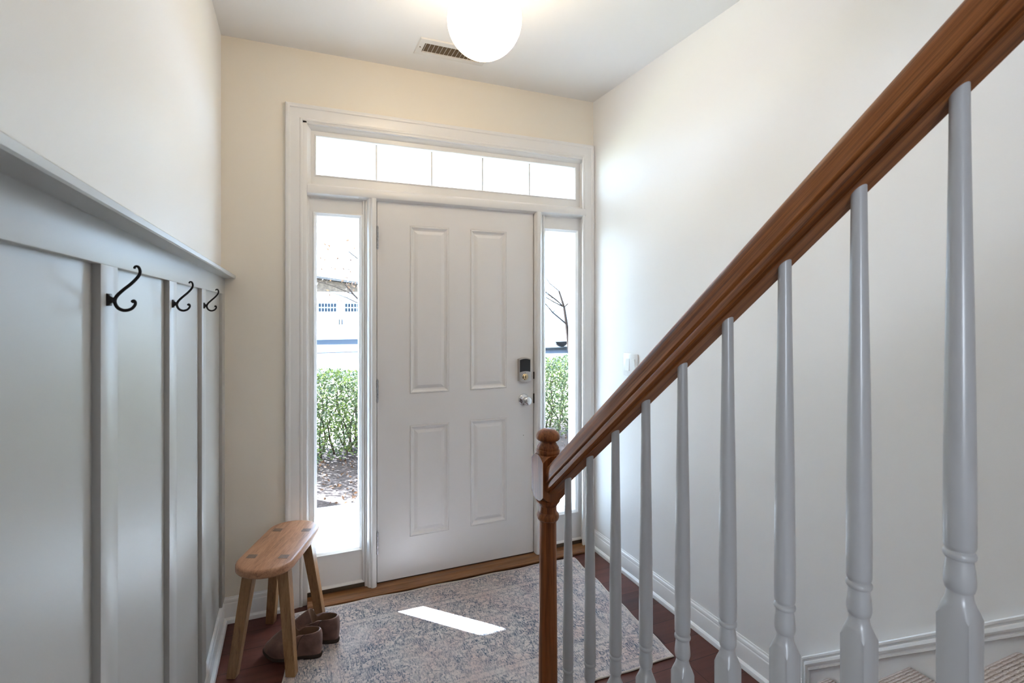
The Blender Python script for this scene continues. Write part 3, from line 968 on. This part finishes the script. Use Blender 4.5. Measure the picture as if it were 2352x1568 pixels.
# local frame: x runs up the rake, y across, z perpendicular; origin where the rake meets the newel axis
A = []; Bv = []
for u, v in HP:
    # cut vertically at the newel face: local x so that world offset is 0.036 behind axis
    xs_ = 0.030 / math.cos(th) + v * math.tan(th)
    A.append(bm.verts.new((xs_, u, v))); Bv.append(bm.verts.new((Lr, u, v)))
k = len(HP)
for i in range(k):
    bm.faces.new((A[i], A[(i + 1) % k], Bv[(i + 1) % k], Bv[i]))
bm.faces.new(A); bm.faces.new(Bv)
bmesh.ops.recalc_face_normals(bm, faces=bm.faces)
# rake direction in world: (0,-cos,sin); across = (-1,0,0)... use explicit matrix
hr = obj('handrail', bm, 'oak_x', rl, ang=30)
ex = Vector((0, -math.cos(th), math.sin(th))); ez = Vector((0, math.sin(th), math.cos(th))); ey = ez.cross(ex)
mt = Matrix((ex, ey, ez)).transposed().to_4x4()
mt.translation = Vector((0, 0, RAILZ0 - MS * (NY + 1.279) ))
hr.matrix_local = mt
hr['label'] = 'stained oak handrail'
# shoe rail
bm = bmesh.new()
poly = [(NY - 0.0405, zline(NY - 0.0405, SH) - 0.0199), (NY - 0.0405, zline(NY - 0.0405, SH)), (ye, zline(ye, SH)), (ye, zline(ye, SH) - 0.0199)]
prism(bm, [(a - NY, b) for a, b in poly], -0.050, 0.038, 'x')
obj('shoe_rail', bm, 'balus', rl, smooth=False)
# balusters
BH = 0.0166
def baluster_bm():
    bm = bmesh.new()
    seg = 32
    # z relative to the collar
    top = RAILZ0 + 0.004 - ZC0
    rows = []
    def circ(z, r): rows.append([(r * math.cos(2 * PI * j / seg), r * math.sin(2 * PI * j / seg), z) for j in range(seg)])
    def sqr(z, drop):
        row = []
        for j in range(seg):
            a = 2 * PI * j / seg
            c, d = math.cos(a), math.sin(a)
            kk = 1 / max(abs(c), abs(d))
            r = BH * kk
            dz = drop * max(0, (r - BH) / (BH * 0.414)) ** 1.1
            row.append((r * c, r * d, z - dz))
        rows.append(row)
    sqr(-0.30, 0)
    sqr(-0.0640, 0.0150)
    for z, r in ((-0.0615, 0.0158), (-0.057, 0.0143), (-0.052, 0.0133), (-0.0475, 0.0128), (-0.0460, 0.0128), (-0.0445, 0.0142), (-0.038, 0.0158), (-0.032, 0.0159), (-0.020, 0.0150), (-0.010, 0.0138), (-0.0055, 0.0135),
                 (-0.0045, 0.0150), (-0.0025, 0.0162), (0.0, 0.0166), (0.0025, 0.0162), (0.0042, 0.0150), (0.005, 0.0138), (0.0065, 0.0138), (0.008, 0.0152), (0.012, 0.0160), (0.05, 0.01605), (0.12, 0.0158), (0.20, 0.0150), (0.30, 0.0138), (0.40, 0.0122), (0.50, 0.0108)):
        circ(z, r)
    top_r = 0.0100
    rows.append([(top_r * math.cos(2 * PI * j / seg), top_r * math.sin(2 * PI * j / seg), top - MS * top_r * math.sin(2 * PI * j / seg)) for j in range(seg)])
    V = quadgrid(bm, rows, closed_u=True)
    # sloped foot on the shoe
    for v in V[0]: v.co.z = SH - ZC0 - MS * v.co.y
    bm.faces.new(V[0]); bm.faces.new(V[-1])
    bmesh.ops.recalc_face_normals(bm, faces=bm.faces)
    return bm
SP = 0.11885
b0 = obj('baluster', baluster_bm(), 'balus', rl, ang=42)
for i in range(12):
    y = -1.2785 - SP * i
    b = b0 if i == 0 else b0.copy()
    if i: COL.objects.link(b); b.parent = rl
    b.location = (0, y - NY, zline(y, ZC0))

# ------------------------------------------------------------------ rug
RC = Vector((0.330, -0.505, 0.0))
corners = [(-0.412, -0.070), (1.118, -0.088), (1.074, -0.957), (-0.478, -0.932)]
bm = bmesh.new()
def bil(u, v):
    a, b, c, d = [Vector(p) for p in corners]
    return (a * (1 - u) + b * u) * (1 - v) + (d * (1 - u) + c * u) * v
def wob(u, v):
    return Vector((0.004 * math.sin(v * 23 + 1) * (u - 0.5) * 2, 0.004 * math.sin(u * 31) * (0.5 - v) * 2))
NU, NV = 60, 36
rows_t = []
for j in range(NV + 1):
    row = []
    for i in range(NU + 1):
        u, v = i / NU, j / NV
        p = bil(u, v) + wob(u, v)
        edge = min(u * 1.5, (1 - u) * 1.5, v * 0.9, (1 - v) * 0.9)
        z = 0.0075 + 0.0012 * math.sin(u * 9 + v * 5) * math.exp(-edge * 4)
        row.append((p.x - RC.x, p.y - RC.y, z))
    rows_t.append(row)
V = quadgrid(bm, rows_t)
edge_loop = [V[0][i] for i in range(NU + 1)] + [V[j][NU] for j in range(1, NV + 1)] + [V[NV][i] for i in range(NU - 1, -1, -1)] + [V[j][0] for j in range(NV - 1, 0, -1)]
low = [bm.verts.new((v.co.x, v.co.y, 0.0008)) for v in edge_loop]
for i in range(len(low)):
    bm.faces.new((edge_loop[i], edge_loop[(i + 1) % len(low)], low[(i + 1) % len(low)], low[i]))
bmesh.ops.recalc_face_normals(bm, faces=bm.faces)
loop_pts = [v.co.copy() for v in edge_loop]
rug = thing('area_rug', 'faded blue and cream patterned rug in front of the door', 'rug', RC)
obj('rug_field', bm, 'rug', rug)
bm = bmesh.new()
rows = []
m_ = len(loop_pts)
for i, p in enumerate(loop_pts):
    t = (loop_pts[(i + 1) % m_] - loop_pts[i - 1]); t.z = 0; t.normalize()
    nrm = Vector((t.y, -t.x, 0)); up = Vector((0, 0, 1))
    c = Vector((p.x, p.y, 0.0050))
    rows.append([c + (nrm * math.cos(a) + up * math.sin(a)) * 0.0042 for a in [2 * PI * k / 8 for k in range(8)]])
quadgrid(bm, rows, closed_u=True, closed_v=True)
bmesh.ops.recalc_face_normals(bm, faces=bm.faces)
obj('bound_edge', bm, 'bind', rug, ang=60)

# ------------------------------------------------------------------ stool
SZ = 0.452
sroot = thing('wooden_stool', 'oval-topped oak stool with splayed legs by the left panelling', 'stool', (-0.460, -0.288, 0), (0, 0, math.radians(-22.0)))
bm = bmesh.new()
def oval(hl, hw, n=72, p=3.0):
    out = []
    for j in range(n):
        a = 2 * PI * j / n
        # stadium: straight sides with half-round ends
        x = hw * math.copysign(abs(math.cos(a)) ** (2 / 2.35), math.cos(a))
        y = math.copysign(abs(math.sin(a)) ** (2 / 2.35), math.sin(a)) * hl
        out.append((x, y))
    return out
def stadium(hl, hw, n=18):
    out = []
    e = hw * 0.86
    L = hl - e
    for s, a0 in ((1, 0), (-1, PI)):
        for j in range(n + 1):
            a = a0 + PI * j / n
            out.append((hw * math.cos(a), s * L + e * math.sin(a)))
    return out
rows = []
HLS, HWS = 0.236, 0.115
for ins, z in ((0.010, SZ - 0.034), (0.004, SZ - 0.033), (0.0, SZ - 0.028), (0.0, SZ - 0.010), (0.002, SZ - 0.005), (0.006, SZ - 0.0015), (0.012, SZ)):
    rows.append([(x, y, z) for x, y in stadium(HLS - ins, HWS - ins)])
V = quadgrid(bm, rows, closed_u=True)
bm.faces.new(V[0]); bm.faces.new(V[-1])
bmesh.ops.recalc_face_normals(bm, faces=bm.faces)
seat = obj('seat', bm, 'stool_y', sroot, ang=30)
for sx in (-1, 1):
    for sy in (-1, 1):
        tx, ty = sx * 0.0670, sy * 0.1230        # where the leg meets the seat
        fx, fy = sx * 0.1180, sy * 0.1700        # foot
        # leg: tapered square bar; local z along the leg
        top = Vector((tx, ty, SZ - 0.034)); foot = Vector((fx, fy, 0.0))
        if sx > 0: foot.z = 0.0088
        bm = bmesh.new()
        rows = []
        for z_, hx, hy in ((0.0, 0.0190, 0.0165), (0.5, 0.0205, 0.0190), (1.0, 0.0225, 0.0215)):
            c = foot.lerp(top, z_)
            rows.append([(c.x + a * hx, c.y + b * hy, c.z) for a, b in ((-1, -1), (1, -1), (1, 1), (-1, 1))])
        V = quadgrid(bm, rows, closed_u=True)
        bm.faces.new(V[0]); bm.faces.new(V[-1])
        bmesh.ops.bevel(bm, geom=[e for e in bm.edges], offset=0.002, segments=2, affect='EDGES')
        bmesh.ops.recalc_face_normals(bm, faces=bm.faces)
        for v in bm.verts: v.co -= foot
        leg = obj('leg', bm, 'stool_z', sroot, foot, ang=30)
        bm = bmesh.new()
        box(bm, -0.0190, 0.0190, -0.0150, 0.0150, -0.008, 0.0006, 0.0004, 1)
        for v in bm.verts: v.co += Vector((tx - sx * 0.002, ty - sy * 0.002, SZ)) - foot
        obj('tenon', bm, 'tenon', leg)['label'] = 'dark square through-tenon in the seat top'

# ------------------------------------------------------------------ shoes
def make_shoe(name, label, loc, ang, side):
    """local +x towards the toe, heel at x=0"""
    t = thing(name, label, 'shoe', loc, (0, 0, ang), 'brown leather ankle shoes beneath the stool')
    Ls = 0.252
    N = 56
    def foot(a, ins=0.0):
        # footprint outline, a=0 toe, pi heel
        c, s = math.cos(a), math.sin(a)
        x = Ls / 2 + (Ls / 2 - ins) * math.copysign(abs(c) ** 0.9, c)
        u = x / Ls
        wd = 0.031 + 0.016 * math.exp(-((u - 0.70) / 0.24) ** 2)
        y = (wd - ins) * math.copysign(abs(s) ** 0.72, s) + side * 0.010 * math.sin(PI * min(1, max(0, (u - 0.25) / 0.75)))
        return x, y
    def opening(a):
        c, s = math.cos(a), math.sin(a)
        x = 0.075 + 0.066 * c
        y = 0.030 * math.copysign(abs(s) ** 0.85, s)
        # heel tall, dip at the sides, flap in front
        h = 0.086 + 0.008 * (-c) + 0.036 * max(0, c) ** 1.5 - 0.026 * math.exp(-((abs(a if a <= PI else a - 2 * PI) - 0.95) / 0.30) ** 2)
        return x, y, h + 0.004
    K = 14
    rows = []
    for k in range(K + 1):
        tt = k / K
        row = []
        for j in range(N):
            a = 2 * PI * j / N
            fx, fy = foot(a, 0.004)
            ox, oy, oh = opening(a)
            front = max(0.0, math.cos(a))
            # height rises first at the toe (toe box) and then the surface runs back to the opening
            hz = math.sin(tt * PI / 2) ** (1.0 - 0.25 * front)
            hx = 1 - math.cos(tt * PI / 2) ** (1.0)
            hx = hx * (1 - front) + (tt ** 2.1) * front
            hzf = (0.045 * min(1, math.sin(min(1, tt * 1.7) * PI / 2)) + (oh - 0.045) * max(0, (tt - 0.42) / 0.58) ** 1.35) / oh
            hz = hz * (1 - front ** 0.6) + hzf * front ** 0.6
            bulge = 0.004 * math.sin(PI * tt)
            x = fx + (ox - fx) * hx
            y = fy + (oy - fy) * hx
            d = math.hypot(x - 0.09, y) or 1
            y += bulge * (1 if y > 0 else -1) * (1 - front)
            x -= bulge * 1.2 * max(0, -math.cos(a))
            row.append((x, y, 0.012 + hz * oh))
        rows.append(row)
    bm = bmesh.new()
    V = quadgrid(bm, rows, closed_u=True)
    # rim and lining
    inner = []
    for q, dz in ((0.0026, 0.0008), (0.0046, -0.002), (0.007, -0.03), (0.010, -0.068)):
        row = []
        for j in range(N):
            x, y, z = rows[-1][j]
            cx, cy = 0.075, 0.0
            d = Vector((x - cx, y - cy))
            d = d * max(0.1, (1 - q / max(d.length, 1e-4)))
            zz = z + dz if dz > -0.02 else max(0.02, z + dz)
            row.append(bm.verts.new((cx + d.x, cy + d.y, zz)))
        inner.append(row)
    prev = V[-1]
    for q, row in enumerate(inner):
        for j in range(N):
            f = bm.faces.new((prev[j], prev[(j + 1) % N], row[(j + 1) % N], row[j]))
            f.material_index = 0 if q < 2 else 1
        prev = row
    f = bm.faces.new(prev); f.material_index = 1
    bmesh.ops.recalc_face_normals(bm, faces=bm.faces)
    obj('leather_upper', bm, ['leather', 'lining'], t, ang=70)
    # seam welt up the back and along the side
    for k in (int(N * 0.30), int(N * 0.70)):
        bm = tube(bmesh.new(), [(Vector(rows[i][k]) + Vector((0, 0.0006 if rows[i][k][1] > 0 else -0.0006, 0))) for i in range(2, K + 1)], 0.0011, 6)
        obj('stitched_seam', bm, 'sole', t)
    bm = bmesh.new()
    rr = []
    for ins, z in ((0.003, 0.004), (0.0, 0.005), (0.0, 0.013), (0.002, 0.0155), (0.006, 0.016)):
        row = []
        for j in range(N):
            x, y = foot(2 * PI * j / N, ins)
            lift = 0.010 * max(0, (x / Ls - 0.72) / 0.28) ** 2
            arch = 0.010 if x / Ls < 0.40 else 0.010 * max(0, 1 - (x / Ls - 0.40) / 0.2)
            row.append((x, y, z + lift + (arch if z < 0.012 and False else 0)))
        rr.append(row)
    V = quadgrid(bm, rr, closed_u=True)
    bm.faces.new(V[0]); bm.faces.new(V[-1])
    bmesh.ops.recalc_face_normals(bm, faces=bm.faces)
    obj('sole', bm, 'sole', t, ang=40)
    bm = bmesh.new()
    hp = []
    for j in range(N):
        x, y = foot(2 * PI * j / N, 0.002)
        if x < 0.075: hp.append((x, y))
    hp = sorted(hp, key=lambda p: math.atan2(p[1], p[0] - 0.05))
    prism(bm, hp, 0.0, 0.0135, 'z')
    obj('heel_block', bm, 'sole', t)
    return t
SA = math.atan2(0.10, -0.22)
make_shoe('leather_shoe', 'brown leather shoe under the stool nearer the camera, toe off the rug', (-0.297, -0.420, 0.0085), SA, 1)
make_shoe('leather_shoe', 'brown leather shoe under the stool nearer the front door', (-0.222, -0.352, 0.0085), SA - 0.06, -1)

# ================================================================== OUTSIDE
struct(obj('porch_floor', B(-3.2, 4.2, 0.0, 1.36, -0.25, -0.045), 'concrete', smooth=False))
struct(obj('sun_cut_porch_roof', B(-3.4, 3.0, 0.14, 2.62, 2.56, 2.74), 'soffit', smooth=False))  # roof added with its unseen outer edge set to cut off the sun
struct(obj('wall_outside', plate(bmesh.new(), -6.0, 6.0, -0.2, 5.2, [(XL - 0.1, XR + 0.1, -0.1, HC + 0.1)], 0.02, 0.14), 'siding', smooth=False))
struct(obj('mulch_ground', B(-6, 6, 1.36, 3.6, -0.3, -0.085), 'mulch', smooth=False))
bm = bmesh.new()
box(bm, -40, 40, 3.6, 60, -0.6, -0.12)
struct(obj('lawn_ground', bm, 'lawn', smooth=False))
struct(obj('street', B(-40, 40, 9.0, 16.5, -0.3, -0.10), 'asphalt', smooth=False))
struct(obj('driveway', B(-3.5, 5.5, 16.5, 25.0, -0.3, -0.08), 'asphalt', smooth=False))
pc = thing('sun_block_column', 'unseen square white column added outside to block sun from the right sidelight', 'column', (-1.245, 2.36, -0.085))  # added out of view to keep the sun off the right sidelight
obj('column_shaft', B(-0.15, 0.15, -0.15, 0.15, 0.0, 2.645, 0.006), 'siding', pc)

def leaf_cloud(bm, n, sampler, size, flat=0.35):
    for _ in range(n):
        p = Vector(sampler())
        s = size * random.uniform(0.6, 1.25)
        d = Vector((random.gauss(0, 1), random.gauss(0, 1), random.gauss(0.2, 0.8))).normalized()
        w = d.cross(Vector((random.gauss(0, 1), random.gauss(0, 1), random.gauss(0, 1)))).normalized()
        nrm = d.cross(w)
        a = bm.verts.new(p - d * s)
        b = bm.verts.new(p + w * s * 0.48 + nrm * s * 0.12)
        c = bm.verts.new(p + d * s)
        e = bm.verts.new(p - w * s * 0.48 + nrm * s * 0.12)
        f = bm.faces.new((a, b, c)); g = bm.faces.new((a, c, e))

hd = thing('garden_hedge', 'dense green leafy hedge beyond the porch seen through the sidelights', 'hedge', (0.6, 2.95, -0.085))
def hs():
    x = random.uniform(-1.6, 2.5)
    b = 0.12 * math.sin(x * 3.1) + 0.06 * math.sin(x * 7.7)
    # shell-weighted
    while True:
        y = random.uniform(-0.46, 0.46); z = random.uniform(0.0, 1)
        r = (abs(y) / 0.46) ** 3 + max(0, (z - 0.25) / 0.75) ** 4
        if r < 1 and (random.random() < 0.22 + r) and (z > 0.10 or random.random() < 0.45): break
    return x, y, 0.04 + z * (0.90 + b * 0.5)
bm = bmesh.new()
leaf_cloud(bm, 40000, hs, 0.0205)
obj('foliage', bm, 'leaf', hd, smooth=False)
bm = bmesh.new()
for _ in range(70):
    x = random.uniform(-1.6, 2.5); y = random.uniform(-0.2, 0.2)
    pts = [(x, y, 0.0)]
    for k in range(4):
        pts.append((pts[-1][0] + random.gauss(0, 0.05), pts[-1][1] + random.gauss(0, 0.05), pts[-1][2] + 0.17))
    tube(bm, pts, [0.012, 0.010, 0.008, 0.006, 0.004], 6)
obj('stems', bm, 'bark', hd)

bm = bmesh.new()
def fl():
    return random.uniform(-2.0, 3.2), random.uniform(1.40, 2.7), -0.085 + random.uniform(0.004, 0.03)
leaf_cloud(bm, 1100, fl, 0.022)
o = obj('fallen_leaves', bm, 'dryleaf', smooth=False)
tag(o, 'brown fallen leaves scattered on the mulch between porch and hedge', 'leaves', kind='stuff')

# bare tree with a few orange leaves
def tree(loc, h, label, seed, nleaf):
    rnd = random.Random(seed)
    t = thing('bare_tree', label, 'tree', loc)
    bm = bmesh.new(); tips = []
    def grow(p, d, L, r, lev):
        pts = [p]; rr = [r]
        q = p.copy()
        for k in range(4):
            d = (d + Vector((rnd.gauss(0, 0.12), rnd.gauss(0, 0.12), rnd.gauss(0.0, 0.08)))).normalized()
            q = q + d * L / 4
            pts.append(q.copy()); rr.append(r * (1 - 0.14 * (k + 1)))
            if lev > 1: tips.append(q.copy())
        tube(bm, pts, rr, 5 if lev else 8)
        if lev < 3:
            for k in range(4 if lev else 6):
                i = rnd.choice((2, 3, 4)) if lev else rnd.choice((2, 3, 3, 4))
                a = rnd.uniform(0, 2 * PI)
                side = Vector((math.cos(a), math.sin(a), rnd.uniform(-0.25, 0.5)))
                grow(pts[i], (d * 0.55 + side * 0.8).normalized(), L * rnd.uniform(0.5, 0.75), rr[i] * 0.55, lev + 1)
    grow(Vector((0, 0, 0)), Vector((0, 0, 1)), h * 0.5, h * 0.016, 0)
    obj('branches', bm, 'bark', t)
    bm = bmesh.new()
    st_ = random.getstate(); random.seed(seed)
    leaf_cloud(bm, nleaf, lambda: tuple(rnd.choice(tips) + Vector((rnd.gauss(0, 0.12), rnd.gauss(0, 0.12), rnd.gauss(0, 0.12)))), 0.040)
    random.setstate(st_)
    obj('leaves', bm, 'dryleaf', t, smooth=False)
    return t
tree((1.12, 7.6, -0.12), 4.9, 'thin bare street tree with a few orange leaves seen through the left sidelight', 3, 420)
tree((8.4, 12.0, -0.12), 4.6, 'faint bare tree standing far off in the right sidelight', 11, 160)

# house with carriage garage doors across the street
hz = -0.08
gh = thing('garage_house', 'white house with carriage-style garage door across the street', 'house', (0.0, 25.0, hz))
obj('facade', plate(bmesh.new(), -5.0, 6.0, 0.0, 2.55, [(0.75, 3.25, -0.1, 2.15)], 0.0, 0.3), 'siding', gh, smooth=False)
obj('side_walls', B(-5.0, 6.0, 0.31, 8.0, 0.0, 2.5), 'siding', gh, smooth=False)
bm = bmesh.new()
prism(bm, [(-5.2, 2.55), (6.2, 2.55), (0.5, 3.25)], 0.02, 0.25, 'y')
obj('gable', bm, 'gable', gh, smooth=False)
bm = bmesh.new()
for s in (-1, 1):
    prism(bm, [(0.5, 3.28), (0.5 + s * 6.1, 2.52), (0.5 + s * 6.1, 2.62), (0.5, 3.40)], -0.4, 8.3, 'y')
obj('roof', bm, 'roof', gh, smooth=False)
gd = obj('garage_door', B(0.75, 3.25, 0.06, 0.12, 0.0, 2.15), 'siding', gh, smooth=False)
for cx in (1.32, 2.68):
    bm = bmesh.new()
    for i in range(6):
        for j in range(2):
            x = cx - 0.45 + i * 0.155; z = 1.50 + j * 0.24
            box(bm, x, x + 0.115, 0.045, 0.062, z, z + 0.19)
    obj('window_lights', bm, 'pane', gd, smooth=False)
for x in (1.93, 2.07):
    obj('pull_handle', B(x - 0.025, x + 0.025, 0.03, 0.06, 0.80, 1.08), 'tyre', gd, smooth=False)

# parked cars
def car(loc, rot, label, L=4.5):
    t = thing('parked_car', label, 'car', loc, (0, 0, rot))
    prof = [(-2.2, 0.35), (-2.25, 0.75), (-2.15, 1.0), (-1.95, 1.55), (-1.5, 1.70), (0.1, 1.68), (0.55, 1.58), (1.15, 1.08), (1.95, 0.95), (2.2, 0.75), (2.22, 0.4), (1.9, 0.30)]
    def arch(cx):
        return [(cx + 0.40 * math.cos(a), 0.34 + 0.40 * math.sin(a)) for a in [PI * k / 8 for k in range(9)]]
    poly = prof + arch(1.35) + arch(-1.35) + [(-1.85, 0.3)]
    bm = bmesh.new()
    prism(bm, poly, -0.88, 0.88, 'y')
    body = obj('body', bm, 'car', t, smooth=False)
    for s in (-1, 1):
        bm = bmesh.new()
        prism(bm, [(-1.85, 1.05), (-1.75, 1.48), (-0.2, 1.58), (0.4, 1.50), (0.95, 1.06)], s * 0.885 - 0.006, s * 0.885 + 0.006, 'y')
        obj('side_window', bm, 'carglass', t, smooth=False)
        for cx in (-1.35, 1.35):
            bm = lathe(bmesh.new(), [(0.19, -0.10), (0.30, -0.11), (0.335, -0.08), (0.335, 0.08), (0.30, 0.11), (0.19, 0.10)], 24, (cx, s * 0.78, 0.335), 'Y')
            wh = obj('wheel', bm, 'tyre', t)
            bm = lathe(bmesh.new(), [(0.0, -0.06), (0.20, -0.06), (0.20, 0.06), (0.0, 0.06)], 20, (cx, s * 0.80, 0.335), 'Y')
            obj('hub_cap', bm, 'car', wh)
        obj('tail_light', B(-2.262, -2.16, s * 0.72 - 0.12, s * 0.72 + 0.12, 0.85, 1.15), 'taillight', t, smooth=False)
    return t
car((9.1, 15.4, -0.10), PI, 'white car parked across the street, nearer the middle of the right sidelight')
car((11.6, 13.1, -0.10), PI * 0.97, 'white car with tinted windows at the edge of the right sidelight')
